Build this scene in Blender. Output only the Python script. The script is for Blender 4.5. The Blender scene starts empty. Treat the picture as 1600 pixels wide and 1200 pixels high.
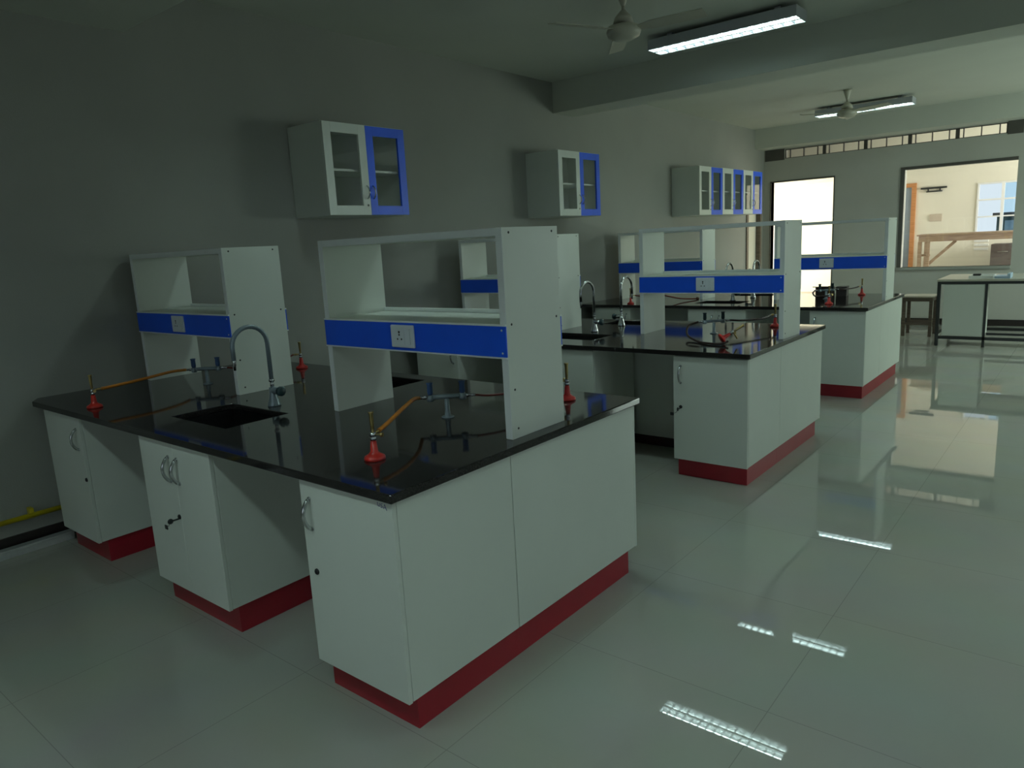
import bpy, bmesh, math, random
from mathutils import Vector, Matrix
random.seed(4)
SC = bpy.context.scene
COL = SC.collection
PI = math.pi

# ------------------------------------------------------------------ materials
def nodes_of(name):
    m = bpy.data.materials.new(name); m.use_nodes = True
    nt = m.node_tree; nt.nodes.clear()
    out = nt.nodes.new('ShaderNodeOutputMaterial')
    return m, nt, out

def mat(name, col, rough=.5, metal=0., spec=.5, var=.06, scale=6., bump=0., bscale=60., coat=0.):
    m, nt, out = nodes_of(name)
    b = nt.nodes.new('ShaderNodeBsdfPrincipled')
    b.inputs['Roughness'].default_value = rough
    b.inputs['Metallic'].default_value = metal
    b.inputs['Specular IOR Level'].default_value = spec
    b.inputs['Coat Weight'].default_value = coat
    tc = nt.nodes.new('ShaderNodeTexCoord')
    n = nt.nodes.new('ShaderNodeTexNoise'); n.inputs['Scale'].default_value = scale; n.inputs['Detail'].default_value = 4
    nt.links.new(tc.outputs['Object'], n.inputs['Vector'])
    r = nt.nodes.new('ShaderNodeValToRGB')
    a = [max(0, c*(1-var)) for c in col]; z = [min(1, c*(1+var)) for c in col]
    r.color_ramp.elements[0].position = .3; r.color_ramp.elements[0].color = (*a, 1)
    r.color_ramp.elements[1].position = .7; r.color_ramp.elements[1].color = (*z, 1)
    nt.links.new(n.outputs['Fac'], r.inputs['Fac'])
    nt.links.new(r.outputs['Color'], b.inputs['Base Color'])
    if bump:
        n2 = nt.nodes.new('ShaderNodeTexNoise'); n2.inputs['Scale'].default_value = bscale
        nt.links.new(tc.outputs['Object'], n2.inputs['Vector'])
        bp = nt.nodes.new('ShaderNodeBump'); bp.inputs['Strength'].default_value = bump; bp.inputs['Distance'].default_value = .01
        nt.links.new(n2.outputs['Fac'], bp.inputs['Height']); nt.links.new(bp.outputs['Normal'], b.inputs['Normal'])
    nt.links.new(b.outputs['BSDF'], out.inputs['Surface'])
    return m

def emit(name, col, s):
    m, nt, out = nodes_of(name)
    e = nt.nodes.new('ShaderNodeEmission'); e.inputs['Color'].default_value = (*col, 1); e.inputs['Strength'].default_value = s
    nt.links.new(e.outputs[0], out.inputs['Surface']); return m

def glass(name, tint=(1, 1, 1), refl=.05):
    m, nt, out = nodes_of(name)
    t = nt.nodes.new('ShaderNodeBsdfTransparent'); t.inputs['Color'].default_value = (*tint, 1)
    g = nt.nodes.new('ShaderNodeBsdfGlossy'); g.inputs['Roughness'].default_value = .02
    lw = nt.nodes.new('ShaderNodeLayerWeight'); lw.inputs['Blend'].default_value = .5
    pw = nt.nodes.new('ShaderNodeMath'); pw.operation = 'POWER'; pw.inputs[1].default_value = 5
    f = nt.nodes.new('ShaderNodeMath'); f.operation = 'MULTIPLY_ADD'; f.inputs[1].default_value = .75; f.inputs[2].default_value = .035
    nt.links.new(lw.outputs['Facing'], pw.inputs[0]); nt.links.new(pw.outputs[0], f.inputs[0])
    x = nt.nodes.new('ShaderNodeMixShader')
    nt.links.new(f.outputs[0], x.inputs['Fac']); nt.links.new(t.outputs[0], x.inputs[1]); nt.links.new(g.outputs[0], x.inputs[2])
    nt.links.new(x.outputs[0], out.inputs['Surface']); return m

def floor_mat():
    m, nt, out = nodes_of('vitrified_tile')
    b = nt.nodes.new('ShaderNodeBsdfPrincipled')
    b.inputs['Roughness'].default_value = .014
    b.inputs['Specular IOR Level'].default_value = .55
    tc = nt.nodes.new('ShaderNodeTexCoord')
    mp = nt.nodes.new('ShaderNodeMapping'); mp.inputs['Location'].default_value = (-4.09+.8*20, -.85+.8*20, 0)
    nt.links.new(tc.outputs['Object'], mp.inputs['Vector'])
    br = nt.nodes.new('ShaderNodeTexBrick')
    br.offset = 0; br.squash = 1
    br.inputs['Scale'].default_value = 1; br.inputs['Brick Width'].default_value = .8; br.inputs['Row Height'].default_value = .8
    br.inputs['Mortar Size'].default_value = .0016; br.inputs['Mortar Smooth'].default_value = .2
    br.inputs['Color1'].default_value = (.40, .405, .355, 1); br.inputs['Color2'].default_value = (.415, .42, .37, 1)
    br.inputs['Mortar'].default_value = (.29, .285, .26, 1)
    nt.links.new(mp.outputs[0], br.inputs['Vector'])
    n = nt.nodes.new('ShaderNodeTexNoise'); n.inputs['Scale'].default_value = 2.2; n.inputs['Detail'].default_value = 6
    nt.links.new(tc.outputs['Object'], n.inputs['Vector'])
    mx = nt.nodes.new('ShaderNodeMix'); mx.data_type = 'RGBA'; mx.blend_type = 'MULTIPLY'; mx.inputs[0].default_value = .18
    nt.links.new(br.outputs['Color'], mx.inputs[6]); nt.links.new(n.outputs['Color'], mx.inputs[7])
    nt.links.new(mx.outputs[2], b.inputs['Base Color'])
    nt.links.new(b.outputs[0], out.inputs['Surface']); return m

def granite_mat():
    m, nt, out = nodes_of('black_granite')
    b = nt.nodes.new('ShaderNodeBsdfPrincipled'); b.inputs['Roughness'].default_value = .06; b.inputs['Specular IOR Level'].default_value = .42
    tc = nt.nodes.new('ShaderNodeTexCoord')
    n = nt.nodes.new('ShaderNodeTexNoise'); n.inputs['Scale'].default_value = 320; n.inputs['Detail'].default_value = 2
    nt.links.new(tc.outputs['Object'], n.inputs['Vector'])
    r = nt.nodes.new('ShaderNodeValToRGB')
    r.color_ramp.elements[0].position = .45; r.color_ramp.elements[0].color = (.011, .010, .010, 1)
    r.color_ramp.elements[1].position = .78; r.color_ramp.elements[1].color = (.05, .045, .043, 1)
    nt.links.new(n.outputs['Fac'], r.inputs['Fac']); nt.links.new(r.outputs['Color'], b.inputs['Base Color'])
    nt.links.new(b.outputs[0], out.inputs['Surface']); return m

def wood_mat(name, a, z):
    m, nt, out = nodes_of(name)
    b = nt.nodes.new('ShaderNodeBsdfPrincipled'); b.inputs['Roughness'].default_value = .5
    tc = nt.nodes.new('ShaderNodeTexCoord'); mp = nt.nodes.new('ShaderNodeMapping'); mp.inputs['Scale'].default_value = (2, 22, 22)
    n = nt.nodes.new('ShaderNodeTexNoise'); n.inputs['Scale'].default_value = 2; n.inputs['Detail'].default_value = 5
    nt.links.new(tc.outputs['Object'], mp.inputs[0]); nt.links.new(mp.outputs[0], n.inputs['Vector'])
    r = nt.nodes.new('ShaderNodeValToRGB'); r.color_ramp.elements[0].position = .35; r.color_ramp.elements[1].position = .65
    r.color_ramp.elements[0].color = (*a, 1); r.color_ramp.elements[1].color = (*z, 1)
    nt.links.new(n.outputs['Fac'], r.inputs['Fac']); nt.links.new(r.outputs[0], b.inputs['Base Color'])
    nt.links.new(b.outputs[0], out.inputs['Surface']); return m

M = dict(
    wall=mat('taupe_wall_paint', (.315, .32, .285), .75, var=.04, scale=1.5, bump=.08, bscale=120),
    farwall=mat('pale_taupe_wall_paint', (.47, .47, .42), .75, var=.04, scale=1.5, bump=.08, bscale=120),  # wall taupe lightened in place of stronger light on the far wall
    ceil=mat('white_ceiling_paint', (.60, .62, .55), .8, var=.03, scale=1.2, bump=.05),
    cream=mat('cream_wall_paint', (.80, .78, .68), .7, var=.03, scale=1.5),
    floor=floor_mat(), granite=granite_mat(),
    lam=mat('white_laminate', (.70, .74, .67), .38, var=.02, scale=3),
    edge=mat('white_edge_band', (.88, .92, .90), .35, var=.02, scale=10),  # edge white raised to carry the brighter light on shelf fronts
    dark_edge=mat('grey_joint_line', (.09, .10, .085), .6, var=.05),
    blue=mat('blue_laminate', (.012, .115, .86), .38, var=.05, scale=5),
    red=mat('red_plinth_laminate', (.33, .011, .024), .35, var=.08, scale=4),
    skirt=mat('dark_brown_skirting', (.022, .017, .016), .3, var=.1),
    chrome=mat('brushed_chrome', (.55, .57, .58), .22, 1, var=.05, scale=30),
    greypipe=mat('grey_epoxy_coated_brass', (.24, .30, .33), .3, .25, var=.05),
    dknob=mat('dark_green_plastic', (.02, .05, .055), .4, var=.1),
    bluetap=mat('blue_plastic_lever', (.05, .11, .25), .4, var=.1),
    redcast=mat('red_enamel', (.50, .022, .014), .3, var=.1, scale=20),
    brass=mat('brass', (.55, .42, .17), .28, 1, var=.08, scale=30),
    orange=mat('orange_rubber_hose', (.62, .22, .02), .45, var=.12, scale=25),
    redhose=mat('red_rubber_hose', (.16, .022, .015), .45, var=.1),
    blackhose=mat('dark_rubber_hose', (.035, .017, .014), .4, var=.1),
    plastic=mat('white_socket_plastic', (.78, .85, .88), .3, var=.02),
    black=mat('black_plastic', (.012, .012, .013), .45, var=.1),
    sinkm=mat('black_sink_resin', (.006, .006, .006), .4, var=.2),
    yellow=mat('yellow_pipe_paint', (.62, .50, .015), .35, var=.06),
    alu=mat('aluminium', (.78, .82, .82), .35, .6, var=.05, scale=20),
    louvre=mat('specular_louvre_aluminium', (.20, .21, .24), .25, .7, var=.01),
    reflector=mat('white_reflector_enamel', (.85, .87, .88), .35, var=.01),
    lampbody=mat('grey_powder_coat', (.42, .44, .47), .4, var=.02),
    fan=mat('cream_fan_enamel', (.50, .49, .40), .35, var=.03),
    tube=emit('lit_fluorescent_tube', (.74, 1.0, .95), 52),
    woodl=wood_mat('pale_timber', (.36, .25, .17), (.48, .36, .26)),
    woodd=wood_mat('brown_timber', (.10, .075, .055), (.17, .13, .095)),
    woodtop=wood_mat('pale_ply_top', (.50, .46, .38), (.60, .55, .46)),
    woodo=wood_mat('orange_door_timber', (.48, .20, .07), (.60, .28, .11)),
    steel=mat('dark_painted_steel', (.035, .040, .040), .4, .3, var=.1),
    desktop=mat('beige_table_laminate', (.52, .50, .42), .3, var=.03),
    carton=mat('brown_carton', (.085, .06, .05), .8, var=.15),
    taupe=mat('taupe_carton', (.15, .13, .12), .8, var=.1),
    paper=mat('white_paper', (.80, .82, .80), .7, var=.02),
    palebl=mat('pale_blue_plastic', (.42, .56, .70), .4, var=.05),
    winframe=mat('dark_window_frame', (.085, .08, .07), .5, var=.1),
    glass=glass('clear_glass'), bglass=glass('blue_tinted_glass', (.82, .92, .97)),
    bldg=mat('green_building_render', (.05, .09, .085), .8, var=.15, scale=2),
    bwin=mat('building_window_glass', (.30, .40, .45), .2, var=.1),
    greydoor=mat('blue_grey_door_paint', (.25, .31, .38), .45, var=.06),
    paleskirt=mat('beige_skirting_tile', (.55, .48, .40), .3, var=.05),
    ink=mat('purple_pen_ink', (.10, .09, .30), .6, var=.1),
)

# ------------------------------------------------------------------ geometry
class B:
    def __init__(s): s.bm = bmesh.new(); s.mi = 0
    def _merge(s, t, smooth=False):
        if smooth:
            for f in t.faces: f.smooth = True
        for f in t.faces: f.material_index = s.mi
        me = bpy.data.meshes.new('tmp'); t.to_mesh(me); t.free()
        s.bm.from_mesh(me); bpy.data.meshes.remove(me)
    def box(s, x0, x1, y0, y1, z0, z1, bev=.0):
        t = bmesh.new(); bmesh.ops.create_cube(t, size=1)
        for v in t.verts:
            v.co = Vector(((x0+x1)/2+v.co.x*(x1-x0), (y0+y1)/2+v.co.y*(y1-y0), (z0+z1)/2+v.co.z*(z1-z0)))
        if bev: bmesh.ops.bevel(t, geom=list(t.edges), offset=bev, segments=2, affect='EDGES', profile=.5)
        bmesh.ops.recalc_face_normals(t, faces=list(t.faces)); s._merge(t); return s
    def beam(s, p, q, w, d, up=(0, 0, 1), bev=.0):
        p, q = Vector(p), Vector(q); ax = (q-p); L = ax.length; ax.normalize()
        u = Vector(up); sx = ax.cross(u); 
        if sx.length < 1e-4: sx = ax.cross(Vector((1, 0, 0)))
        sx.normalize(); u = sx.cross(ax)
        t = bmesh.new(); bmesh.ops.create_cube(t, size=1)
        c = (p+q)/2
        for v in t.verts: v.co = c+sx*v.co.x*w+u*v.co.z*d+ax*v.co.y*L
        if bev: bmesh.ops.bevel(t, geom=list(t.edges), offset=bev, segments=2, affect='EDGES', profile=.5)
        bmesh.ops.recalc_face_normals(t, faces=list(t.faces)); s._merge(t); return s
    def tube(s, pts, r, seg=12, close=True):
        pts = [Vector(p) for p in pts]; n = len(pts)
        rs = r if isinstance(r, (list, tuple)) else [r]*n
        t = bmesh.new(); rings = []; pu = None
        for i, p in enumerate(pts):
            d = (pts[min(i+1, n-1)]-pts[max(i-1, 0)]).normalized()
            if pu is None:
                u = d.cross(Vector((0, 0, 1)))
                if u.length < .1: u = d.cross(Vector((1, 0, 0)))
            else: u = pu-d*pu.dot(d)
            u.normalize(); pu = u; w = d.cross(u)
            rings.append([t.verts.new(p+(u*math.cos(a)+w*math.sin(a))*rs[i]) for a in [2*PI*k/seg for k in range(seg)]])
        for a, b in zip(rings, rings[1:]):
            for k in range(seg): t.faces.new((a[k], a[(k+1) % seg], b[(k+1) % seg], b[k]))
        for f in t.faces: f.smooth = True
        if close:
            t.faces.new(rings[0][::-1]); t.faces.new(rings[-1])
        bmesh.ops.recalc_face_normals(t, faces=list(t.faces)); s._merge(t); return s
    def lathe(s, prof, c=(0, 0, 0), seg=28, axis=None):
        t = bmesh.new(); rings = []
        for r, z in prof:
            rings.append([t.verts.new((max(r, 1e-4)*math.cos(2*PI*k/seg), max(r, 1e-4)*math.sin(2*PI*k/seg), z)) for k in range(seg)])
        for a, b in zip(rings, rings[1:]):
            for k in range(seg): t.faces.new((a[k], a[(k+1) % seg], b[(k+1) % seg], b[k]))
        t.faces.new(rings[0][::-1]); t.faces.new(rings[-1])
        for f in t.faces: f.smooth = len(f.verts) == 4
        if axis is not None:
            q = Vector((0, 0, 1)).rotation_difference(Vector(axis).normalized()).to_matrix()
            for v in t.verts: v.co = q @ v.co
        for v in t.verts: v.co += Vector(c)
        bmesh.ops.recalc_face_normals(t, faces=list(t.faces)); s._merge(t); return s
    def prism(s, poly, a0, a1, axis='y'):
        t = bmesh.new()
        def P(u, v, a): return {'y': (u, a, v), 'x': (a, u, v), 'z': (u, v, a)}[axis]
        A = [t.verts.new(P(u, v, a0)) for u, v in poly]; Z = [t.verts.new(P(u, v, a1)) for u, v in poly]
        t.faces.new(A); t.faces.new(Z[::-1]); n = len(poly)
        for i in range(n): t.faces.new((A[i], A[(i+1) % n], Z[(i+1) % n], Z[i]))
        bmesh.ops.recalc_face_normals(t, faces=list(t.faces)); s._merge(t); return s
    def slab(s, xs, ys, z0, z1, holes, fix=None):
        """plate on a grid of cells with some cells left open"""
        t = bmesh.new(); fix = fix or {}
        top = {}; bot = {}
        def V(d, i, j, z):
            if (i, j) not in d:
                x, y = fix.get((i, j), (xs[i], ys[j])); d[(i, j)] = t.verts.new((x, y, z))
            return d[(i, j)]
        full = lambda i, j: 0 <= i < len(xs)-1 and 0 <= j < len(ys)-1 and (i, j) not in holes
        for i in range(len(xs)-1):
            for j in range(len(ys)-1):
                if not full(i, j): continue
                q = [(i, j), (i+1, j), (i+1, j+1), (i, j+1)]
                t.faces.new([V(top, a, b, z1) for a, b in q]); t.faces.new([V(bot, a, b, z0) for a, b in q[::-1]])
                for (a, b), nb in (((q[0], q[1]), (i, j-1)), ((q[1], q[2]), (i+1, j)), ((q[2], q[3]), (i, j+1)), ((q[3], q[0]), (i-1, j))):
                    if not full(*nb):
                        t.faces.new((V(top, *a, z1), V(bot, *a, z0), V(bot, *b, z0), V(top, *b, z1)))
        bmesh.ops.recalc_face_normals(t, faces=list(t.faces)); s._merge(t); return s
    def obj(s, name, m, parent=None, label=None):
        me = bpy.data.meshes.new(name); s.bm.to_mesh(me); s.bm.free()
        for k in (m if isinstance(m, (list, tuple)) else [m]): me.materials.append(M[k])
        o = bpy.data.objects.new(name, me); COL.objects.link(o)
        if parent: o.parent = parent
        if label: o['label'] = label
        return o

def tag(o, label, cat, group=None):
    o['label'] = label; o['category'] = cat
    if group: o['group'] = group
    return o
def thing(name, label, cat, loc=(0, 0, 0), rz=0, group=None):
    o = bpy.data.objects.new(name, None); COL.objects.link(o); o.empty_display_size = .1
    o.location = loc; o.rotation_euler = (0, 0, rz)
    return tag(o, label, cat, group)
def struct(b, name, m, parent=None):
    o = b.obj(name, m, parent)
    if not parent: o['kind'] = 'structure'
    return o
def copy_tree(o, parent=None):
    c = o.copy(); COL.objects.link(c)
    if parent: c.parent = parent
    for ch in list(o.children): copy_tree(ch, c)
    return c
def dup(o, loc, label, rz=0, group=None):
    c = copy_tree(o); c.location = loc; c.rotation_euler = (0, 0, rz); c['label'] = label
    if group: c['group'] = group
    return c
def wall_with_holes(b, xs, zs, y0, y1, holes):
    """wall in the xz plane built as one slab with openings"""
    t = B(); t.slab(xs, zs, y0, y1, holes)
    for v in t.bm.verts: x, z, y = v.co; v.co = (x, y, z)
    bmesh.ops.recalc_face_normals(t.bm, faces=list(t.bm.faces))
    return t
def wall_with_holes_x(ys, zs, x0, x1, holes):
    t = B(); t.slab(ys, zs, x0, x1, holes)
    for v in t.bm.verts: y, z, x = v.co; v.co = (x, y, z)
    bmesh.ops.recalc_face_normals(t.bm, faces=list(t.bm.faces))
    return t

# ------------------------------------------------------------------ room shell
WX = -.10; FY = 12.2; CZ = 3.43; RX = 7.6; NY = -5.0; BY = 15.6
struct(B().box(-2.8, RX+.2, NY-.2, BY+.2, -.1, 0), 'floor', 'floor')
struct(B().box(WX-.2, RX+.2, NY-.2, FY, CZ, CZ+.15), 'ceiling', 'ceil')
# left wall with the doorway close to the far corner
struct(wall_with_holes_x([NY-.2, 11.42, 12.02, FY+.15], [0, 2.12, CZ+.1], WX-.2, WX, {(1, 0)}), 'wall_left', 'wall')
# far wall: doorway, big window, clerestory strip
xs = [WX, .04, .27, 1.126, 2.232, 3.60, 3.764, RX]
zs = [0, .942, 2.525, 2.925, 3.085, CZ+.1]
holes = {(1, 0), (1, 1), (2, 0), (2, 1), (4, 1), (5, 1), (2, 3), (3, 3), (4, 3)}
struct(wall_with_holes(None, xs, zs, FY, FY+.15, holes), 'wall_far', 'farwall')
# right wall and near wall with window openings behind and beside the camera
ysw = [NY-.2, .4, 3.0, 8.6, 11.4, FY]
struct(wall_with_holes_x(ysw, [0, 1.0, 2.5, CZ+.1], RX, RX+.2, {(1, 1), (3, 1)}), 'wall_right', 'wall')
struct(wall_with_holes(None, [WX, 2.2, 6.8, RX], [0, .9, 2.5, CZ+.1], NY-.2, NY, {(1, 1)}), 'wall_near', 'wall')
struct(B().box(-30, 40, -40, NY-.2, -.15, -.02), 'ground_near', 'taupe')
def bars(name, x0, x1, z0, z1, y, ax='y'):
    b = B(); w = .03
    def bb(u0, u1, v0, v1):
        if ax == 'y': b.box(u0, u1, y-w/2, y+w/2, v0, v1)
        else: b.box(y-w/2, y+w/2, u0, u1, v0, v1)
    bb(x0, x0+.05, z0, z1); bb(x1-.05, x1, z0, z1); bb(x0+.05, x1-.05, z0, z0+.05); bb(x0+.05, x1-.05, z1-.05, z1)
    bb((x0+x1)/2-.025, (x0+x1)/2+.025, z0+.05, z1-.05)
    o = struct(b, name, 'winframe'); return o
bars('window_5', .4, 3.0, 1.0, 2.5, RX+.1, 'x')  # unseen opening added to brighten the bench end panels
bars('window_6', 2.2, 6.8, .9, 2.5, NY-.1)
bars('window_4', 8.6, 11.4, 1.0, 2.5, RX+.1, 'x')
# beams
struct(B().box(WX, RX, -.6, .9, 3.13, CZ), 'trim_1', 'ceil')
struct(B().box(WX, RX, 5.6, 6.02, 3.10, CZ), 'trim_2', 'ceil')
struct(B().box(WX, RX, 11.75, FY, 3.10, CZ), 'trim_3', 'ceil')
# skirtings
b = B()
for y0, y1 in ((NY, .6), (1.66, 2.97), (4.67, 5.95), (7.65, 11.36)): b.box(WX, WX+.012, y0, y1, 0, .10)
struct(b, 'baseboard_left', 'skirt')
b = B(); b.box(1.18, RX, FY-.012, FY, 0, .10); struct(b, 'baseboard_far', 'skirt')
# far window: frame, sill, pane
w = struct(B().box(2.172, 2.232, FY-.012, FY+.02, .90, 2.57).box(2.232, 3.764, FY-.012, FY+.02, 2.525, 2.57), 'window_1', 'winframe')
struct(B().box(2.15, 3.764, FY-.03, FY+.15, .895, .942, .004), 'window_sill', 'wall', w)
struct(B().box(2.233, 3.763, FY+.085, FY+.091, .943, 2.524), 'window_pane', 'glass', w)
# clerestory strip with its glazing bars
b = B(); z0, z1 = 2.925, 3.085
b.box(.27, 3.60, FY+.03, FY+.07, z0, z0+.012).box(.27, 3.60, FY+.03, FY+.07, z1-.012, z1)
for k in range(5):
    a = .27+k*.666; 
    for u, wd in ((0, .035) if k else (0, .014), (.082, .014), (.318, .014), (.554, .014), (.666-.02, .02)):
        b.box(a+u, a+u+wd, FY+.03, FY+.07, z0, z1)
w = struct(b, 'window_2', 'winframe')
struct(B().box(.27, 3.60, FY+.048, FY+.052, z0+.012, z1-.012), 'window_pane', 'glass', w)
struct(B().box(WX+.02, .27, FY-.004, FY, z0-.02, z1+.014).box(3.60, 3.80, FY-.004, FY, z0-.02, z1+.014), 'window_end_panel', 'winframe', w)  # flat dark strips standing in for the shaded end reveals
# doorway in the far wall (door frame lining)
struct(B().box(.022, .04, FY-.01, FY+.16, 0, 2.543).box(1.126, 1.144, FY-.01, FY+.16, 0, 2.543).box(.04, 1.126, FY-.01, FY+.16, 2.525, 2.543), 'door_1', 'winframe')
# door in the left wall
d = struct(B().box(WX-.20, WX+.02, 11.36, 11.44, 0, 2.16).box(WX-.20, WX+.02, 12.0, 12.06, 0, 2.16).box(WX-.20, WX+.02, 11.44, 12.0, 2.10, 2.16), 'door_2', 'woodd')
struct(B().box(WX-.10, WX-.06, 11.445, 11.995, .01, 2.095, .004), 'door_leaf', 'cream', d)
struct(B().tube([(WX-.06, 11.52, 1.0), (WX-.02, 11.52, 1.0), (WX-.02, 11.62, 1.0)], .009), 'door_handle', 'chrome', d)

# rooms beyond the far wall
struct(B().box(-2.8, RX+.2, BY, BY+.2, 0, 1.40).box(-2.8, 2.86, BY, BY+.2, 1.40, 2.36).box(3.92, RX+.2, BY, BY+.2, 1.40, 2.36).box(-2.8, RX+.2, BY, BY+.2, 2.36, 3.6), 'wall_beyond', 'cream')
struct(B().box(1.36, 1.44, FY+.15, BY, 0, 2.72), 'wall_partition', 'cream')
struct(B().box(-2.6, 1.36, FY+.15, BY, 2.64, 2.72), 'ceiling_corridor', 'cream')  # added low lid keeping corridor brightness out of the clerestory
struct(wall_with_holes_x([FY+.15, 12.9, 15.2, BY], [0, .9, 2.6, 3.5], -2.8, -2.6, {(1, 1)}), 'wall_corridor', 'cream')
struct(wall_with_holes_x([FY+.15, 12.7, 15.2, BY], [0, .9, 2.6, 3.5], RX, RX+.2, {(1, 1)}), 'wall_side', 'cream')
struct(B().box(-2.8, WX-.2, FY, FY+.15, 0, 3.5), 'wall_corridor_near', 'cream')
struct(B().box(-2.8, RX+.2, FY, BY+.2, 3.5, 3.6), 'ceiling_beyond', 'ceil')
struct(B().box(-2.6, 1.36, BY-.012, BY, 0, .26), 'baseboard_beyond', 'paleskirt')
# window of the far room
b = B()
for x0, x1 in ((2.86, 2.89), (3.255, 3.305), (3.89, 3.92)): b.box(x0, x1, BY-.02, BY+.06, 1.40, 2.36)
for z0, z1 in ((1.40, 1.43), (1.70, 1.725), (2.02, 2.05), (2.33, 2.36)): b.box(2.89, 3.255, BY-.02, BY+.06, z0, z1); b.box(3.305, 3.89, BY-.02, BY+.06, z0, z1)
w = struct(b, 'window_3', 'reflector')
struct(B().box(2.89, 3.255, BY+.02, BY+.025, 1.43, 2.33), 'window_pane', 'glass', w)
struct(B().box(3.305, 3.89, BY+.02, BY+.025, 1.43, 2.33), 'window_pane', 'bglass', w)
# door of the far room
d = struct(B().box(1.72, 1.80, BY-.05, BY, 0, 2.46).box(1.44, 1.72, BY-.05, BY, 2.38, 2.46), 'door_3', 'woodo')
struct(B().box(1.45, 1.72, BY-.03, BY-.002, .01, 2.38), 'door_leaf', 'greydoor', d)
# building outside
t = thing('building', 'dark green building seen through the far room window panes', 'building', (2.48, 24, 0))
B().box(-.1, 3, 0, 3, 0, 1.75).obj('wall', 'bldg', t)
B().box(.1, .45, -.04, -.01, 1.2, 1.6).obj('window', 'bwin', t)
B().box(-.2, 3.1, -.1, 3.1, 1.75, 1.83).obj('roof', 'winframe', t)
struct(B().box(-30, 40, BY+.2, 60, -.15, -.02), 'ground_outside', 'taupe')

# ------------------------------------------------------------------ laboratory benches
TOPZ = .90; TH = .032
W = 1.614
END = dict(
    wall='beside the wall', aisle='at the aisle end')
NEAR = ['nearest bench', 'middle bench', 'farthest bench']

def handle(parent, x, z, label=None):
    b = B(); pts = []
    for k in range(13):
        a = k/12; zz = z-.058+.116*a; yy = -.004-.030*math.sin(PI*a)**.7
        pts.append((x, yy, zz))
    b.tube(pts, .0078, 8)
    b.lathe([(.009, 0), (.009, .004), (.006, .006)], (x, -.0002, z-.058), 10, (0, -1, 0)); b.lathe([(.009, 0), (.009, .004), (.006, .006)], (x, -.0002, z+.058), 10, (0, -1, 0))
    return b.obj('handle', 'chrome', parent)
def lock(parent, x, z):
    B().lathe([(.0, 0), (.012, 0), (.012, .004), (.009, .007), (.0, .007)], (x, 0, z), 14, (0, -1, 0)).box(x-.0025, x+.0025, -.0085, -.0068, z-.006, z+.006).obj('lock', 'black', parent)
def keyset(parent, x, z):
    b = B(); b.box(x-.001, x+.001, -.035, -.006, z-.004, z+.004); b.lathe([(.0, -.002), (.013, -.002), (.013, .002), (0, .002)], (x, -.046, z), 12, (1, 0, 0))
    b.tube([(x, -.050, z-.006), (x-.01, -.052, z-.022), (x-.03, -.05, z-.03)], .0015, 6); b.box(x-.055, x-.028, -.052, -.047, z-.046, z-.024, .003)
    b.obj('key', 'steel', parent)

def cabinet(loc, wd, depth, doors, label, plinth_end=False, back=False, hollow=False):
    """base cabinet, origin at the front left foot; front faces -Y in its own frame; doors: list of (x0, x1, handle_x or None)"""
    t = thing('base_cabinet', label, 'cabinet', loc, PI if back else 0)
    zk = .135; zt = TOPZ-TH-.003
    b = B()
    if hollow: b.box(0, .018, .019, depth, zk, .645, .001).box(0, .018, .019, .12, .645, zt).box(wd-.018, wd, .019, depth, zk, zt, .001).box(.018, wd-.018, .019, depth, zk, zk+.018).box(.018, wd-.018, depth-.006, depth, zk+.018, zt).box(.018, wd-.018, .019, .032, zt-.05, zt)
    else: b.box(0, wd, .019, depth, zk, zt, .0015)
    c = b.obj('carcass', 'lam', t)
    # thin dark gap line between doors and carcass
    B().box(.006, wd-.006, .0175, .0195, zk+.004, zt-.004).obj('door_gap', 'dark_edge', t)
    B().box((.022 if back else .008), wd-(.022 if plinth_end else .008 if back else .02), .055, depth+(.0015 if plinth_end else -.004), 0, zk).obj('plinth', 'red', t, 'red plinth')
    for n, (x0, x1, hx, lx) in enumerate(doors):
        d = B().box(x0, x1, 0, .0176, zk-.004, zt-.006, .0018).obj('door', 'lam', t)
        if hx is not None: handle(d, hx, .735)
        if lx is not None: lock(d, lx, .508)
        if n == 0 and lx is not None and ((abs(wd-.66) < .02 and loc[1] < 1) or (plinth_end and 2 < loc[1] < 4)): keyset(d, lx, .50)
    return t

def pair(i, which): return '%s of the %s' % (which, NEAR[i])

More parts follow.
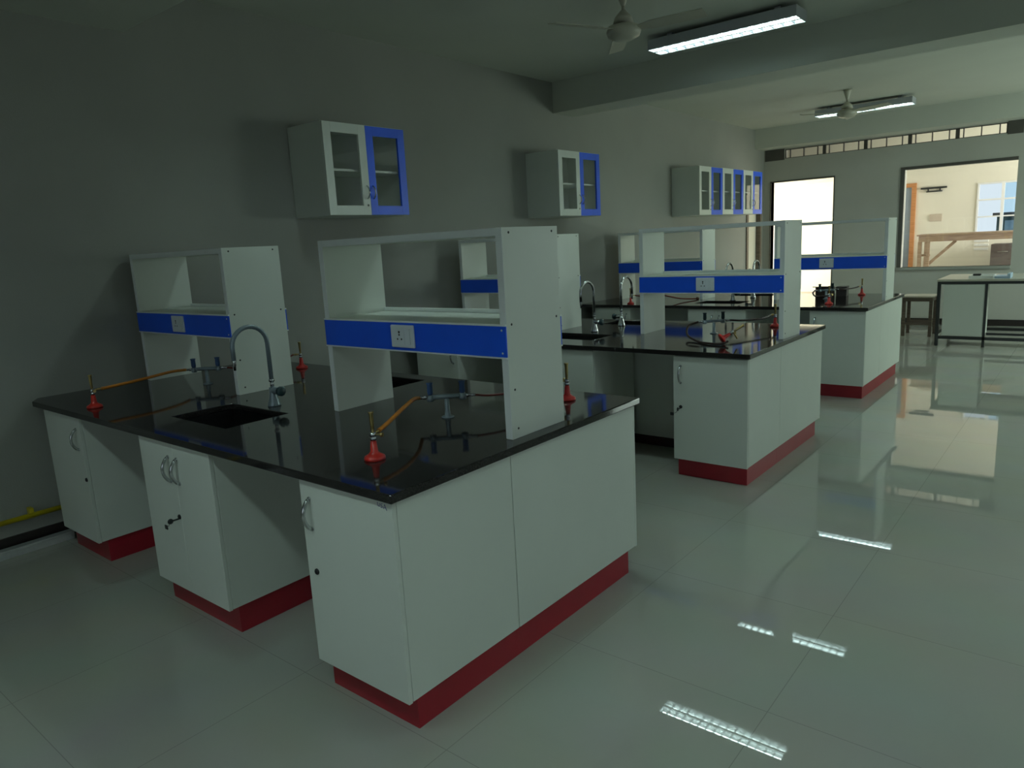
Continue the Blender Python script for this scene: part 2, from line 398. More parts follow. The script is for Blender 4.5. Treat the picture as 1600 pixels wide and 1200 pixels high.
BY0 = [0.0, 3.010, 5.983]
SINK = [(1.27, 1.79, .225, .555), (1.30, 1.82, .27, .60), (1.30, 1.82, .26, .59)]
LEN = [3.177, 3.19, 3.185]
for i in range(3):
    Y = BY0[i]; L = LEN[i]; sx0, sx1, sy0, sy1 = SINK[i]
    nb = NEAR[i]
    # worktop
    t = thing('worktop', 'black granite worktop of the %s with two sunken sinks' % nb, 'worktop', (0, Y, TOPZ-TH))
    b = B()
    xs_ = [WX, sx0, sx1, L]; ry0, ry1 = (1.215, 1.50) if i == 0 else (1.25, 1.53)
    ys_ = [0, .06, sy0, sy1, ry0, ry1, W]
    fix = {(0, 0): (0.0, 0)} if i == 0 else {}
    b.slab(xs_, ys_, 0, TH, {(1, 2), (1, 4)}, fix)
    o = b.obj('slab', 'granite', t)
    mo = o.modifiers.new('bevel', 'BEVEL'); mo.width = .005; mo.segments = 3; mo.limit_method = 'ANGLE'; mo.angle_limit = 1.0
    for (a, c) in ((sy0, sy1), (ry0, ry1)):
        b = B(); e = .012
        b.box(sx0-e, sx0, a-e, c+e, -.20, -.0005); b.box(sx1, sx1+e, a-e, c+e, -.20, -.0005)
        b.box(sx0, sx1, a-e, a, -.20, -.0005); b.box(sx0, sx1, c, c+e, -.20, -.0005); b.box(sx0-e, sx1+e, a-e, c+e, -.212, -.20)
        s = b.obj('sink_bowl', 'sinkm', t, 'black sink bowl')
        B().lathe([(0, 0), (.035, 0), (.035, .004), (.02, .005), (0, .003)], ((sx0+sx1)/2, (a+c)/2, -.2), 18).obj('drain', 'chrome', s)
    # cabinets on the camera side
    zt = TOPZ-TH-.003
    cabinet((.102, Y+.02, 0), .505, .60, [(.001, .504, .455, .49)], 'white one-door base cabinet under the %s, beside the wall' % nb)
    cabinet((1.335, Y+.02, 0), .66, .60, [(.001, .329, .285, .315), (.331, .659, .365, None)], 'white two-door sink cabinet under the middle of the %s' % nb, hollow=True)
    c3 = cabinet((2.645, Y+.02, 0), L-.02-2.645, .608, [(.001, L-.02-2.645-.001, .055, .055)], 'white one-door base cabinet at the aisle end of the %s, handle side' % nb, True)
    if i == 0:
        door = [ch for ch in c3.children if ch.name.startswith('door') and 'gap' not in ch.name][0]
        b = B(); z0 = .843; x0 = .440
        def st(pts): b.tube([(x0+u*.85, -.0006, z0+v) for u, v in pts], .0011, 5)
        st([(0, .012), (.001, .0), (.010, -.002), (.013, .010)]); st([(.030, .010), (.020, .008), (.020, .004), (.029, .0), (.026, -.004), (.018, -.004)])
        st([(.034, -.006), (.042, .010), (.052, -.010)]); st([(.037, -.001), (.047, -.002)])
        b.obj('pen_mark', 'ink', door, 'faint purple handwriting')
    # cabinet at the aisle end, far side
    cabinet((L-.02, Y+W-.02, 0), L-.02-2.645, W-.02-.632, [(.001, L-.02-2.645-.001, L-.02-2.645-.055, None)], 'white base cabinet at the aisle end of the %s, rear half' % nb, True, True)
    # panel closing the knee spaces
    t = thing('back_panel', 'grey-white panel closing the knee spaces of the %s' % nb, 'panel', (0, Y+.66, 0))
    B().box(WX+.004, 2.638, 0, .018, .0, zt, 0).obj('board', 'lam', t)
    B().box(WX+.004, 2.638, -.008, -.0002, 0, .075).obj('skirting', 'skirt', t, 'dark skirting strip')

# ------------------------------------------------------------------ reagent shelves
def reagent_shelf(label, loc):
    t = thing('reagent_shelf', label, 'shelf', loc)
    Ln, D, H = 1.14, .36, .832; th = .032
    for x in (0, Ln-th):
        s = B().box(x, x+th, 0, D, 0, H, .0012).obj('side_panel', 'lam', t)
        if x > 0:
            for (y, z) in ((.04, H-.02), (D-.04, H-.02), (.03, .46), (D-.03, .46), (.03, .20), (.04, .04)):
                B().lathe([(0, 0), (.005, 0), (.005, .0012), (0, .0012)], (x+th, y, z), 8, (1, 0, 0)).obj('screw', 'steel', s)
        B().box(x, x+th, -.0016, -.0001, .003, H-.001).obj('edge_band', 'edge', s)
    B().box(th+.0005, Ln-th-.0005, 0.001, D, H-.030, H-.001, .001).obj('top_panel', 'lam', t)
    B().box(th+.0005, Ln-th-.0005, -.0006, .0008, H-.030, H-.001).obj('edge_band', 'edge', t)
    bd = B().box(th+.0005, Ln-th-.0005, 0, D, .447, .464, .001).obj('shelf_board', 'lam', t)
    B().box(th+.0005, Ln-th-.0005, D-.016, D, .4645, .482, .001).obj('lip', 'edge', bd)
    B().box(th+.0005, Ln-th-.0005, 0, D, .327, .338, .001).obj('channel_floor', 'edge', t)
    for y0, y1, fr in ((-.0085, -.002, 1), (D+.0005, D+.007, 0)):
        f = B().box(0, Ln, y0, y1, .334, .456, .0015).obj('fascia', 'blue', t, 'blue fascia')
        B().box(0, Ln, y0-.002*fr, y1+.002*(1-fr), .4562, .464).box(0, Ln, y0-.002*fr, y1+.002*(1-fr), .328, .3338).obj('fascia_trim', 'edge', f, 'white edge strip')
        if fr:
            for (x, z) in ((Ln-.02, .440), (Ln-.02, .350)): B().lathe([(0, 0), (.0045, 0), (.0045, .0015), (0, .0022)], (x, y0, z), 8, (0, -1, 0)).obj('screw', 'edge', f, 'white screw head')
            s = B().box(.486, .632, y0-.011, y0-.0002, .347, .447, .005).obj('power_socket', 'plastic', t, 'white three-pin power socket')
            B().box(.505, .575, y0-.0125, y0-.0108, .358, .436, .0008).obj('socket_face', 'plastic', s)
            for (x, z, r) in ((.543, .416, .0055), (.543, .404, .0045), (.531, .385, .0042), (.556, .385, .0042)): B().lathe([(0, 0), (r, 0), (r, .0006), (0, .0006)], (x, y0-.0124, z), 10, (0, -1, 0)).obj('pin_hole', 'black', s)
            B().box(.585, .612, y0-.0135, y0-.0108, .362, .432, .001).obj('switch', 'plastic', s)
    return t
sh0 = reagent_shelf('white reagent shelf at the aisle end of the nearest bench, blue fascia and socket', (1.972, .705, TOPZ))
SG = None
dup(sh0, (-.040, .702, TOPZ), 'white reagent shelf by the wall on the nearest bench, above the left gas burner').scale = (1.0, 1, 1)
dup(sh0, (2.018, 3.715, TOPZ), 'white reagent shelf at the aisle end of the middle bench')
dup(sh0, (.068, 3.715, TOPZ), 'white reagent shelf by the wall on the middle bench, partly behind the nearest shelf')
dup(sh0, (2.040, 6.70, TOPZ), 'white reagent shelf at the aisle end of the farthest bench')
dup(sh0, (.055, 6.70, TOPZ), 'white reagent shelf by the wall on the farthest bench')

# ------------------------------------------------------------------ taps, burners, hoses
def faucet(label, loc, m, rz=0, chromey=False):
    t = thing('swan_neck_faucet', label, 'tap', loc, rz)
    B().lathe([(0, 0), (.033, 0), (.034, .006), (.026, .03), (.019, .06), (.018, .098), (0, .098)], (0, 0, 0), 24).obj('base', m, t)
    v = B().lathe([(.016, -.01), (.018, 0), (.018, .05), (.012, .056)], (0, 0, .083), 16, (1, 0, 0)).obj('valve', m, t)
    B().lathe([(0, .056), (.022, .058), (.026, .066), (.026, .082), (.020, .088), (0, .088)], (0, 0, .083), 10, (1, 0, 0)).obj('hand_wheel', 'dknob', t, 'dark hand wheel')
    b = B(); b.tube([(0, 0, .098), (0, 0, .13)], .010, 14); b.tube([(0, 0, .13), (0, 0, .142)], .015, 14); b.obj('collar', 'chrome', t)
    pts = [(0, 0, .142), (0, 0, .33)]; R = .098
    for k in range(1, 15):
        a = PI*k/14; pts.append((0, -R+R*math.cos(a), .335+R*math.sin(a)*.95))
    pts.append((0, -2*R, .27))
    B().tube(pts, .0115, 14).obj('spout', m, t)
    B().lathe([(0, .0), (.006, 0), (.007, .02), (.010, .028), (.009, .036), (.012, .05), (0, .05)], (0, -2*R, .22), 14).obj('nozzle', 'chrome', t)
    return t
f0 = faucet('grey swan-neck tap at the front sink of the nearest bench', (1.553, .635, TOPZ), 'greypipe')
dup(f0, (1.565, 1.15, TOPZ), 'grey swan-neck tap at the rear sink of the nearest bench', PI)
f1 = faucet('chrome swan-neck tap at the front sink of the middle bench', (1.562, 3.74, TOPZ), 'chrome')
dup(f1, (1.57, 4.175, TOPZ), 'chrome swan-neck tap at the rear sink of the middle bench', PI)
dup(f1, (1.60, 6.62, TOPZ), 'chrome swan-neck tap at the front sink of the farthest bench')
dup(f1, (1.70, 6.98, TOPZ), 'chrome swan-neck tap at the rear sink of the farthest bench', PI)

def gas_tap(label, loc, m, lever):
    t = thing('gas_tap', label, 'gas tap', loc)
    b = B(); b.lathe([(0, 0), (.030, 0), (.030, .005), (.014, .009), (.012, .03), (.011, .09), (0, .09)], (0, 0, 0), 20)
    b.obj('pillar', m, t)
    B().tube([(-.052, -.052, .098), (.05, .05, .098)], .0115, 12).obj('crossbar', m, t)
    for sg in (-1, 1):
        c = (sg*.052, sg*.052, .098)
        v = B().lathe([(0, -.018), (.016, -.018), (.018, -.006), (.013, .012), (0, .012)], c, 16).obj('valve', m, t)
        B().lathe([(0, .0), (.011, 0), (.014, .012), (.013, .046), (.017, .056), (0, .058)], (c[0], c[1], .110), 12).obj('lever', lever, v)
        d = (-.8 if sg < 0 else .8, -.6 if sg < 0 else .6)
        n = B(); p = Vector(c); q = Vector((d[0], d[1], 0))
        pts = [p+q*u for u in (.012, .028, .036, .044, .052, .06)]
        n.tube(pts, [.009, .009, .006, .0075, .006, .0075], 10).obj('nozzle', 'chrome', v)
    return t
g0 = gas_tap('blue-handled twin gas tap under the aisle-end shelf of the nearest bench', (2.592, .872, TOPZ), 'greypipe', 'bluetap')
dup(g0, (.53, .82, TOPZ), 'blue-handled twin gas tap under the wall shelf of the nearest bench')
g1 = gas_tap('dark-handled twin gas tap under the aisle-end shelf of the middle bench', (2.56, 3.90, TOPZ), 'greypipe', 'dknob')
dup(g1, (2.55, 6.88, TOPZ), 'dark-handled twin gas tap under the aisle-end shelf of the farthest bench')

def burner(label, loc, rz=0):
    t = thing('gas_burner', label, 'burner', loc, rz)
    B().lathe([(0, 0), (.040, 0), (.041, .006), (.038, .013), (.024, .020), (.015, .030), (.011, .070), (0, .072)], (0, 0, 0), 26).obj('base', 'redcast', t)
    B().lathe([(0, .0721), (.010, .0721), (.012, .078), (.012, .084), (.008, .086), (.012, .09), (.012, .104), (0, .104)], (0, 0, 0), 18).obj('collar', 'chrome', t)
    B().lathe([(.0065, .1041), (.0075, .14), (.0085, .175), (.0105, .18), (.0105, .184), (.008, .184)], (0, 0, 0), 16).obj('barrel', 'brass', t)
    b = B(); b.tube([(.010, 0, .097), (.026, 0, .098), (.034, 0, .098), (.044, 0, .098), (.056, 0, .098)], [.006, .006, .0075, .005, .0075], 10); b.obj('gas_inlet', 'brass', t)
    B().tube([(0, -.011, .097), (0, -.03, .096), (0, -.032, .096), (0, -.042, .096)], [.004, .004, .008, .008], 10).obj('needle_valve', 'brass', t)
    return t
BUR = [
    ((2.812, .248), 'red-based brass gas burner at the aisle corner of the nearest bench, orange hose', 1.95),
    ((.595, .12), 'red-based gas burner near the wall on the nearest bench, orange hose', 1.5),
    ((.61, 1.466), 'red-based gas burner against the wall between the shelves of the nearest bench', -2.2),
    ((2.885, 1.417), 'red-based gas burner behind the aisle-end shelf of the nearest bench', -2.2),
    ((2.855, 4.42), 'red-based gas burner behind the aisle-end shelf leg of the middle bench', -2.2),
    ((2.74, 6.31), 'red-based gas burner near the front edge of the farthest bench', 1.2),
    ((2.79, 7.39), 'red-based gas burner at the rear of the farthest bench, shadowed tall barrel', -2.2),
    ((.55, 6.12), 'red-based gas burner near the wall on the farthest bench, behind the taps', .6),
]
b0 = None; BO = []
for (x, y), lab, rz in BUR:
    if b0 is None: b0 = burner(lab, (x, y, TOPZ), rz); o = b0
    else: o = dup(b0, (x, y, TOPZ), lab, rz)
    BO.append(o)
lb = dup(b0, (2.85, 3.36, TOPZ), 'fallen red gas burner lying on the middle bench near the aisle end')
lb.rotation_euler = (0, PI/2-.52, .75); lb.location = (2.85, 3.36, TOPZ+.0375)

def spline(pts, n=10):
    pts = [Vector(p) for p in pts]; out = []
    P = [pts[0]*2-pts[1]]+pts+[pts[-1]*2-pts[-2]]
    for i in range(1, len(P)-2):
        a, b, c, d = P[i-1:i+3]
        for k in range(n):
            t = k/n; out.append(.5*((2*b)+(c-a)*t+(2*a-5*b+4*c-d)*t*t+(-a+3*b-3*c+d)*t*t*t))
    out.append(pts[-1]); return out
def hose(pts, m, label, r=.0085):
    o = B().tube(spline(pts), r, 10).obj('gas_hose', m); return tag(o, label, 'hose')
def inlet(i, d=.056):
    x, y, z = BO[i].location; a = BO[i].rotation_euler.z
    return (x+math.cos(a)*d, y+math.sin(a)*d, TOPZ+.098)
def nozz(x, y, sg): return (x+sg*(.052+.8*.052), y+sg*(.052+.6*.052), TOPZ+.098)
p, q = inlet(0, .046), nozz(2.592, .872, -1)
hose([p, (2.765, .36, 1.006), (2.68, .52, 1.022), (2.58, .68, 1.022), q], 'orange', 'orange rubber hose from the aisle corner burner to the nearest gas tap')
p, q = inlet(1, .046), nozz(.53, .82, -1)
hose([p, (.585, .26, 1.0), (.55, .44, 1.006), (.48, .62, 1.008), q], 'orange', 'orange rubber hose from the burner near the wall to its gas tap')
p, q = nozz(2.592, .872, 1), inlet(3, .046)
hose([p, (2.75, 1.02, .99), (2.82, 1.2, .985), (2.85, 1.33, .99), q], 'redhose', 'thin dark red hose running behind the aisle-end shelf of the nearest bench', .0055)
p, q = nozz(.53, .82, 1), inlet(2, .046)
hose([p, (.66, 1.0, .98), (.64, 1.2, .975), (.59, 1.36, .985), q], 'redhose', 'thin dark red hose behind the wall shelf of the nearest bench', .0055)
q = nozz(2.56, 3.90, -1)
tip = lb.matrix_basis @ Vector((.05, 0, .098))
hose([(2.895, 3.368, .9255), (2.86, 3.33, .912), (2.76, 3.34, .909), (2.64, 3.42, .909), (2.50, 3.56, .93), (2.43, 3.72, .975), q], 'blackhose', 'black hose looping from the middle bench gas tap to the fallen burner', .008)
p, q = nozz(2.56, 3.90, 1), inlet(4, .046)
hose([p, (2.72, 4.05, .99), (2.80, 4.22, .985), (2.825, 4.33, .99), q], 'blackhose', 'black hose running from the middle bench gas tap to the rear burner', .008)
p, q = nozz(2.55, 6.88, 1), inlet(6, .046)
hose([p, (2.70, 7.03, .995), (2.73, 7.18, .99), (2.755, 7.30, .993), q], 'blackhose', 'black hose running from the farthest gas tap to the rear burner', .008)
p, q = nozz(2.55, 6.88, -1), inlet(5, .046)
hose([p, (2.47, 6.68, .98), (2.55, 6.52, .96), (2.70, 6.42, .975), q], 'blackhose', 'black hose from the farthest gas tap to the front burner', .008)
hose([(.595, 6.145, .998), (.64, 6.18, .99), (.82, 6.35, .985), (1.0, 6.52, .93), (1.12, 6.72, .91), (1.05, 6.86, .91)], 'redhose', 'thin red hose from the wall side burner of the farthest bench', .008)

# cartons on the farthest bench
t = thing('carton_box', 'open dark brown carton behind the gas tap on the farthest bench', 'box', (2.375, 7.09, TOPZ))
b = B(); b.box(0, .165, 0, .006, 0, .11).box(0, .165, .144, .15, 0, .11).box(0, .006, .006, .144, 0, .11).box(.159, .165, .006, .144, 0, .11).box(.006, .159, .006, .144, 0, .005)
b.obj('body', 'carton', t); B().beam((.02, -.03, .118), (.02, .0, .110), .09, .003).beam((.166, .07, .108), (.195, .07, .095), .1, .003).obj('flap', 'carton', t)
t = thing('carton_box', 'small taupe carton beside the dark brown carton on the farthest bench', 'box', (2.565, 7.2, TOPZ), .1)
B().box(0, .11, 0, .14, 0, .105, .002).obj('body', 'taupe', t); B().box(-.004, .114, -.004, .144, .095, .108, .001).obj('lid', 'taupe', t)

# ------------------------------------------------------------------ wall cabinets
def wall_cabinet(label, loc):
    """origin: back bottom corner nearest the camera; front faces +X"""
    t = thing('wall_cabinet', label, 'wall cabinet', loc)
    D, Wd, H, th = .435, .812, .685, .018
    b = B(); b.box(.002, D-.02, 0, th, 0, H, .001).box(.002, D-.02, Wd-th, Wd, 0, H, .001).box(.002, D-.02, th, Wd-th, 0, th).box(.002, D-.02, th, Wd-th, H-th, H).box(.002, .008, th, Wd-th, th, H-th)
    b.obj('carcass', 'lam', t)
    B().box(.01, D-.05, th+.001, Wd-th-.001, H*.5-.009, H*.5+.009).obj('inner_shelf', 'lam', t)
    for n, (y0, y1, m) in enumerate(((.001, Wd/2-.001, 'lam'), (Wd/2+.001, Wd-.001, 'blue'))):
        f = .072; x0, x1 = D-.0195, D
        b = B(); b.box(x0, x1, y0, y0+f, .001, H-.006, .001).box(x0, x1, y1-f, y1, .001, H-.006, .001).box(x0, x1, y0+f, y1-f, .001, .001+f, .001).box(x0, x1, y0+f, y1-f, H-.006-f, H-.006, .001)
        d = b.obj('door', m, t, 'blue framed glass door' if n else 'white framed glass door')
        B().box(x0+.007, x0+.011, y0+f-.003, y1-f+.003, f-.002, H-.003-f).obj('glass_pane', 'glass', d)
        yy = (y1-.03) if n == 0 else (y0+.03)
        pts = [(D+.003+.028*math.sin(PI*k/10)**.7, yy, .125+.10*k/10) for k in range(11)]
        B().tube(pts, .005, 8).obj('handle', 'chrome', d)
        if n == 0: B().lathe([(0, 0), (.009, 0), (.009, .005), (0, .005)], (D, yy, .075), 10, (1, 0, 0)).obj('lock', 'chrome', d)
    return t
wc = wall_cabinet('white and blue glass-door wall cabinet above the nearest bench, in the darkest corner', (WX, 2.045, 1.955))
dup(wc, (WX, 5.045, 1.940), 'white and blue glass-door wall cabinet hung alone above the middle bench')
dup(wc, (WX, 8.50, 1.942), 'white and blue wall cabinet, first of the row of three, plain side facing the benches').scale = (1, 1, 1)
dup(wc, (WX, 9.315, 1.948), 'white and blue wall cabinet in the middle of the row of three')
dup(wc, (WX, 10.13, 1.952), 'white and blue wall cabinet at the doorway end of the row of three')

# ------------------------------------------------------------------ pipes along the wall
t = thing('gas_pipe', 'yellow gas pipe running low along the wall before the nearest bench', 'pipe', (WX, 0, 0))
B().tube([(.045, NY+.02, .205), (.045, .60, .205)], .016, 12).obj('pipe', 'yellow', t)
for y in (-.09, -1.6): B().box(0, .05, y-.012, y+.012, .188, .25, .003).obj('clip', 'yellow', t)
t = thing('cable_trunking', 'ribbed aluminium trunking on the floor along the wall', 'trunking', (0, 0, 0))
b = B(); b.box(-.055, .0, NY+.02, .10, 0.0, .042, .003).obj('channel', 'alu', t)
B().box(-.058, .004, NY+.02, .10, .0425, .052, .002).obj('cover', 'alu', t)

# ------------------------------------------------------------------ fluorescent lights and fans
def luminaire(label, loc):
    t = thing('ceiling_light', label, 'ceiling light', loc, 0, None)
    Ln, Wd, H = 1.30, .25, .085
    b = B(); b.box(-Ln/2, Ln/2, -Wd/2, Wd/2, H-.004, H).box(-Ln/2, Ln/2, -Wd/2, -Wd/2+.004, 0, H-.004).box(-Ln/2, Ln/2, Wd/2-.004, Wd/2, 0, H-.004)
    b.box(-Ln/2, -Ln/2+.004, -Wd/2+.004, Wd/2-.004, 0, H-.004).box(Ln/2-.004, Ln/2, -Wd/2+.004, Wd/2-.004, 0, H-.004)
    b.obj('housing', 'lampbody', t)
    B().box(-.5, -.45, -.05, .05, H, H+.04).obj('bracket', 'lampbody', t); B().box(.45, .5, -.05, .05, H, H+.04).obj('bracket', 'lampbody', t)
    i0 = Wd/2-.006
    b = B()
    b.prism([(-i0, .001), (-i0+.002, .001), (-.068, .078), (-.070, .078)], -Ln/2+.006, Ln/2-.006, 'x')
    b.prism([(i0, .001), (i0-.002, .001), (.068, .078), (.070, .078)], -Ln/2+.006, Ln/2-.006, 'x')
    b.box(-Ln/2+.006, Ln/2-.006, -.066, .066, .0785, .0805)
    b.prism([(-.014, .002), (.014, .002), (.0, .040)], -Ln/2+.006, Ln/2-.006, 'x'); b.obj('reflector', 'reflector', t)
    for k in range(1, 15):
        x = -Ln/2+Ln*k/15; b = B()
        for sg in (-1, 1):
            b.prism([(sg*.0165, .003), (sg*(i0-.005), .003), (sg*(i0-.026), .033), (sg*.006, .033)], x-.0025, x+.0025, 'x')
        b.obj('louvre_blade', 'louvre', t)
    for y in (-.062, .062): B().tube([(-Ln/2+.02, y, .054), (Ln/2-.02, y, .054)], .013, 10).obj('tube', 'tube', t)
    return t
LZ = 3.305
l0 = luminaire('lit twin-tube ceiling light in front of the first beam', (2.215, 4.875, LZ))
dup(l0, (2.2, 7.05, 3.344), 'lit twin-tube ceiling light hidden behind the first beam, seen reflected in the floor')
dup(l0, (2.0, 10.42, LZ), 'lit twin-tube ceiling light behind the hanging fan')
dup(l0, (2.2, 2.0, LZ), 'lit twin-tube ceiling light above the nearest bench, over the top edge of the view')
dup(l0, (2.5, -1.65, LZ), 'lit twin-tube ceiling light behind the photographer')
dup(l0, (4.3, -1.65, LZ), 'lit twin-tube ceiling light straight above the photographer')
dup(l0, (6.0, -1.65, LZ), 'lit twin-tube ceiling light above the open floor behind the photographer')
dup(l0, (5.4, 2.0, LZ), 'lit twin-tube ceiling light above the open floor, first in front of the photographer')
dup(l0, (6.0, 7.05, LZ), 'lit twin-tube ceiling light above the open floor, just past the first beam')
dup(l0, (6.0, 4.875, LZ), 'lit twin-tube ceiling light above the open floor, just before the first beam')
dup(l0, (6.0, 10.42, LZ), 'lit twin-tube ceiling light above the open floor, far end of the room')

def fan(label, loc, rz):
    t = thing('ceiling_fan', label, 'ceiling fan', loc, rz)
    B().box(-.075, .075, -.02, .02, -.004, 0).lathe([(.052, 0), (.045, -.03), (.018, -.11), (.014, -.12), (0, -.12)][::-1], (0, 0, -.004), 20).obj('canopy', 'fan', t)
    B().tube([(0, 0, -.12), (0, 0, -.22)], .012, 12).obj('rod', 'fan', t)
    B().lathe([(0, -.235), (.075, -.235), (.06, -.195), (.018, -.15), (0, -.15)], (0, 0, 0), 24).obj('lower_canopy', 'fan', t)
    B().lathe([(0, -.355), (.06, -.352), (.115, -.325), (.125, -.295), (.115, -.262), (.06, -.245), (0, -.243)], (0, 0, 0), 30).obj('motor', 'fan', t)
    for k in range(3):
        a = 2*PI*k/3; c, s = math.cos(a), math.sin(a)
        b = B()
        t2 = bmesh.new(); prof = [(.10, .035), (.19, .045), (.22, .062), (.60, .058)]
        vs = []
        for r, hw in prof:
            row = []
            for sg, dz in ((-1, .012), (1, -.012)):
                x, y, z = r, sg*hw, -.285+dz*(1 if r > .15 else .3)
                row.append((t2.verts.new((x*c-y*s, x*s+y*c, z+.003)), t2.verts.new((x*c-y*s, x*s+y*c, z-.003))))
            vs.append(row)
        for A, Z in zip(vs, vs[1:]):
            t2.faces.new((A[0][0], A[1][0], Z[1][0], Z[0][0])); t2.faces.new((A[0][1], Z[0][1], Z[1][1], A[1][1]))
            t2.faces.new((A[0][0], Z[0][0], Z[0][1], A[0][1])); t2.faces.new((A[1][0], A[1][1], Z[1][1], Z[1][0]))
        for A in (vs[0], vs[-1]): t2.faces.new((A[0][0], A[0][1], A[1][1], A[1][0]))
        bmesh.ops.recalc_face_normals(t2, faces=list(t2.faces)); b._merge(t2)
        b.obj('blade', 'fan', t)
    return t
fn = fan('cream three-blade ceiling fan hanging in front of the far light', (2.09, 9.2, CZ), 1.737)
dup(fn, (2.05, 3.49, CZ), 'dim three-blade ceiling fan near the top edge, before the first beam', 2.2)

# ------------------------------------------------------------------ furniture at the far end
t = thing('work_table', 'steel-framed table with beige top and hung white cabinet by the far window', 'table', (3.152, 9.79, 0))
TL, TD = 1.75, 1.12
B().box(0, TL, 0, TD, .872, .90, .003).obj('tabletop', 'desktop', t, 'beige laminate top'); 
for x in (.03, TL-.03):
    for y in (.03, TD-.03):
        B().box(x-.02, x+.02, y-.02, y+.02, 0.012, .871).obj('leg', 'steel', t)
B().box(.05, TL-.05, .015, .045, .835, .8715).box(.05, TL-.05, TD-.045, TD-.015, .835, .8715).box(.015, .045, .05, TD-.05, .835, .8715).box(TL-.045, TL-.015, .05, TD-.05, .835, .8715).obj('apron', 'steel', t)
for q in ((.05, TL-.05, .02, .05, .095, .135), (.60, TL-.05, .02, .05, .165, .195), (.05, TL-.05, TD-.05, TD-.02, .095, .135), (.02, .05, .05, TD-.05, .16, .20)): B().box(*q).obj('rail', 'steel', t)
B().box(.555, .585, .02, .05, 0.012, .835).obj('centre_post', 'steel', t)
for q in ((.03, .03, 0), (.57, .035, 0), (.03, TD-.03, 0), (TL-.03, .03, 0), (TL-.03, TD-.03, 0)): B().lathe([(0, 0), (.02, 0), (.02, .012), (0, .012)], q, 10).obj('foot', 'steel', t)
c = B().box(.085, .55, .03, .55, .14, .834, .002).obj('hung_cabinet', 'lam', t, 'white hung cabinet'); B().box(.09, .546, .010, .029, .145, .83, .002).obj('cabinet_door', 'lam', c)
t = thing('paper_tray', 'white paper tray on the beige table by the far window', 'tray', (3.50, 9.92, .90))
b = B(); b.box(0, .27, 0, .36, 0, .006).box(0, .27, 0, .008, .006, .035).box(0, .27, .352, .36, .006, .035).box(0, .008, .008, .352, .006, .035).box(.262, .27, .008, .352, .006, .035).obj('tray', 'paper', t)
B().box(.012, .258, .012, .348, .006, .02).obj('paper_stack', 'paper', t)
o = B().box(3.52, 3.61, 10.14, 10.22, .921, .948, .008).obj('stapler', 'black'); tag(o, 'black stapler-like block lying in the white paper tray', 'stationery')
t = thing('file_box', 'pale blue file box on the beige table beside the white tray', 'box', (3.795, 9.88, .90))
B().box(0, .17, 0, .3, 0, .03, .003).obj('body', 'palebl', t); B().box(.135, .17, 0, .3, .031, .062, .004).obj('raised_end', 'palebl', t)
t = thing('stool', 'wooden stool with pale top beside the steel-framed table', 'stool', (2.56, 10.63, 0))
B().box(0, .44, 0, .45, .578, .60, .003).obj('seat', 'woodtop', t, 'pale ply seat')
for x in (.045, .40):
    for y in (.045, .405): B().box(x-.022, x+.022, y-.022, y+.022, 0, .5775, .002).obj('leg', 'woodd', t)
B().box(.0675, .3775, .035, .055, .52, .577).box(.0675, .3775, .395, .415, .52, .577).box(.035, .055, .0675, .3825, .52, .577).box(.39, .41, .0675, .3825, .52, .577).obj('apron', 'woodd', t)
B().box(.0675, .3775, .036, .056, .17, .205).box(.0675, .3775, .394, .414, .17, .205).obj('stretcher', 'woodd', t)

# far room furniture
t = thing('trestle_table', 'tall pale timber trestle table in the room beyond the far window', 'table', (2.13, 14.0, 0))
B().box(0, 2.1, 0, .8, 1.415, 1.445, .003).obj('tabletop', 'woodl', t); B().box(.03, 2.07, .02, .05, 1.31, 1.4145).box(.03, 2.07, .75, .78, 1.31, 1.4145).obj('apron', 'woodl', t)
for y in (.06, .70):
    B().beam((.05, y, 0), (.05, y, 1.31), .06, .06, (1, 0, 0)).obj('leg', 'woodl', t)
    B().beam((2.03, y, 0), (2.03, y, 1.31), .06, .06, (1, 0, 0)).obj('leg', 'woodl', t)
B().beam((.19, .06, 0), (.19, .06, 1.31), .05, .05, (1, 0, 0)).obj('post', 'woodl', t)
B().beam((.20, .12, .90), (.62, .12, 1.31), .04, .05).obj('brace', 'woodl', t); B().box(.02, .22, .092, .12, 1.04, 1.08).obj('tie', 'woodl', t)
t = thing('tube_light', 'unlit slim tube light on the cream wall beyond the far window', 'light', (1.88, BY, 2.32))
B().box(0, .46, -.05, 0, 0, .035, .003).obj('batten', 'steel', t); B().tube([(.1, -.03, -.05), (.38, -.03, -.05)], .014).obj('tube_cover', 'steel', t)
B().box(.12, .14, -.03, -.001, -.06, 0).box(.33, .35, -.03, -.001, -.06, 0).obj('bracket', 'steel', t)
o = B().box(2.06, 2.28, BY-.02, BY-.001, 1.68, 1.82, .004).obj('switch_board', 'paleskirt'); tag(o, 'pale switch board on the cream wall beyond the far window', 'switch board')
t = thing('cupboard', 'dark grey low cupboard under the trestle table in the far room', 'cupboard', (3.22, 14.86, 0))
B().box(0, 1.0, 0, .5, .0, 1.20, .004).obj('body', 'taupe', t); B().tube([(.1, -.003, 1.06), (.12, -.03, 1.06), (.26, -.03, 1.06), (.28, -.003, 1.06)], .008).obj('handle', 'chrome', t)
for k, z in enumerate((1.10, 1.18, 1.26)):
    o = B().box(2.86, 3.1, BY-.012-.004*k, BY, z-.028, z+.018, .002).obj('notice_sheet', 'paper')  # solid white strips standing in for a window reflection
    tag(o, ['lowest of three white notice strips on the cream wall under the trestle table', 'middle of three white notice strips on the cream wall under the trestle table', 'topmost of three white notice strips on the cream wall under the trestle table'][k], 'notice', 'white notice strips')

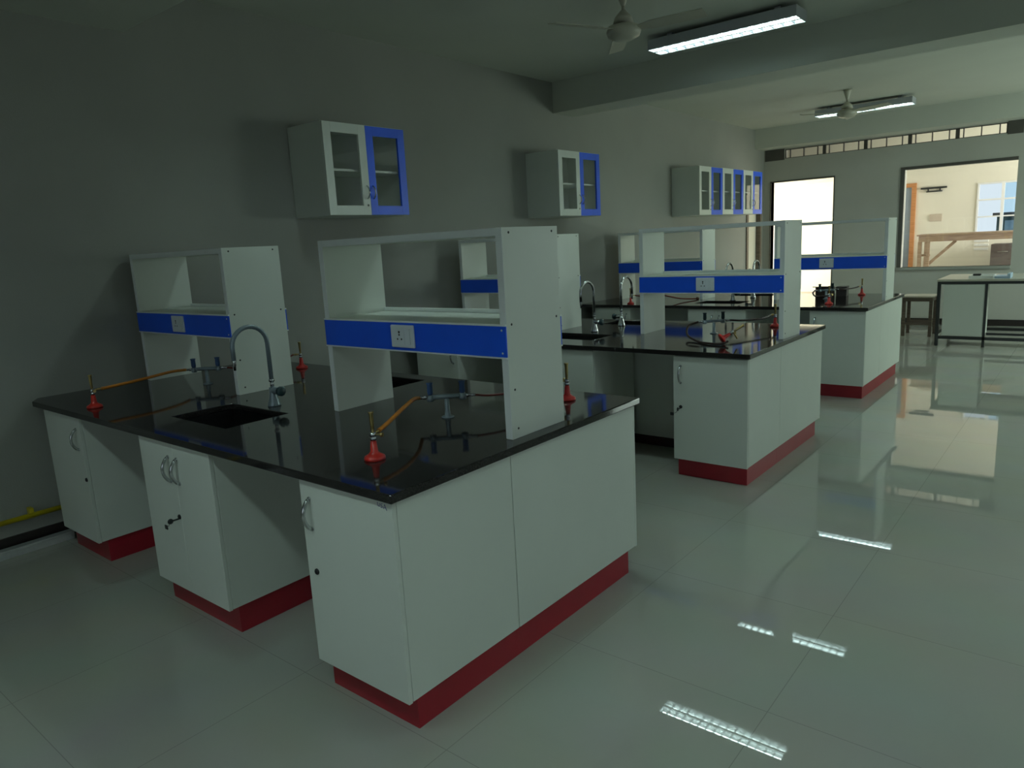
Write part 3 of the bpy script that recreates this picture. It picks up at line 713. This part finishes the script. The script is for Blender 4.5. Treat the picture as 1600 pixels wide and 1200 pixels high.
# ------------------------------------------------------------------ light
wd = bpy.data.worlds.new('World'); SC.world = wd; wd.use_nodes = True
bg = wd.node_tree.nodes.get('Background') or wd.node_tree.nodes.new('ShaderNodeBackground')
bg.inputs[0].default_value = (.74, .87, .95, 1); bg.inputs[1].default_value = 1.0
def area(name, loc, target, sx, sy, col, power):
    l = bpy.data.lights.new(name, 'AREA'); l.shape = 'RECTANGLE'; l.size = sx; l.size_y = sy; l.color = col; l.energy = power
    o = bpy.data.objects.new(name, l); COL.objects.link(o); o.location = loc
    o.rotation_euler = (Vector(target)-Vector(loc)).to_track_quat('-Z', 'Y').to_euler(); return o
DAY = (.70, 1.0, .86)
area('daylight_window', (RX+.3, 10.0, 1.75), (0, 10.0, 1.4), 2.6, 1.5, (.80, 1.0, .86), 95)
area('daylight_corridor', (-2.9, 14.05, 1.75), (0, 14.05, 1.5), 2.2, 1.7, (1, .97, .88), 190)
area('daylight_far_room', (RX+.3, 13.95, 1.75), (0, 13.95, 1.5), 2.4, 1.7, (1, .99, .92), 285)

# ------------------------------------------------------------------ camera
F = 1125.6
cam = bpy.data.cameras.new('Camera'); cam.sensor_fit = 'HORIZONTAL'; cam.sensor_width = 36; cam.lens = F/1600*36; cam.clip_start = .05; cam.clip_end = 200
co = bpy.data.objects.new('Camera', cam); COL.objects.link(co)
yaw, pitch, roll = .69, .1908, -.0537
fw = Vector((-math.sin(yaw)*math.cos(pitch), math.cos(yaw)*math.cos(pitch), -math.sin(pitch)))
rt = Vector((math.cos(yaw), math.sin(yaw), 0)); up = rt.cross(fw)
c, s = math.cos(roll), math.sin(roll)
r2 = rt*c+up*s; u2 = up*c-rt*s
m = Matrix((r2, u2, -fw)).transposed().to_4x4(); m.translation = (4.888, -1.4336, 1.6651)
co.matrix_world = m
SC.camera = co
SC.view_settings.view_transform = 'Standard'; SC.view_settings.look = 'None'; SC.view_settings.gamma = 1; SC.view_settings.exposure = 0.1
SC.view_settings.use_curve_mapping = False
SC.cycles.use_denoising = True
SC.cycles.max_bounces = 10; SC.cycles.diffuse_bounces = 5; SC.cycles.transparent_max_bounces = 12
SC.cycles.sample_clamp_indirect = 6
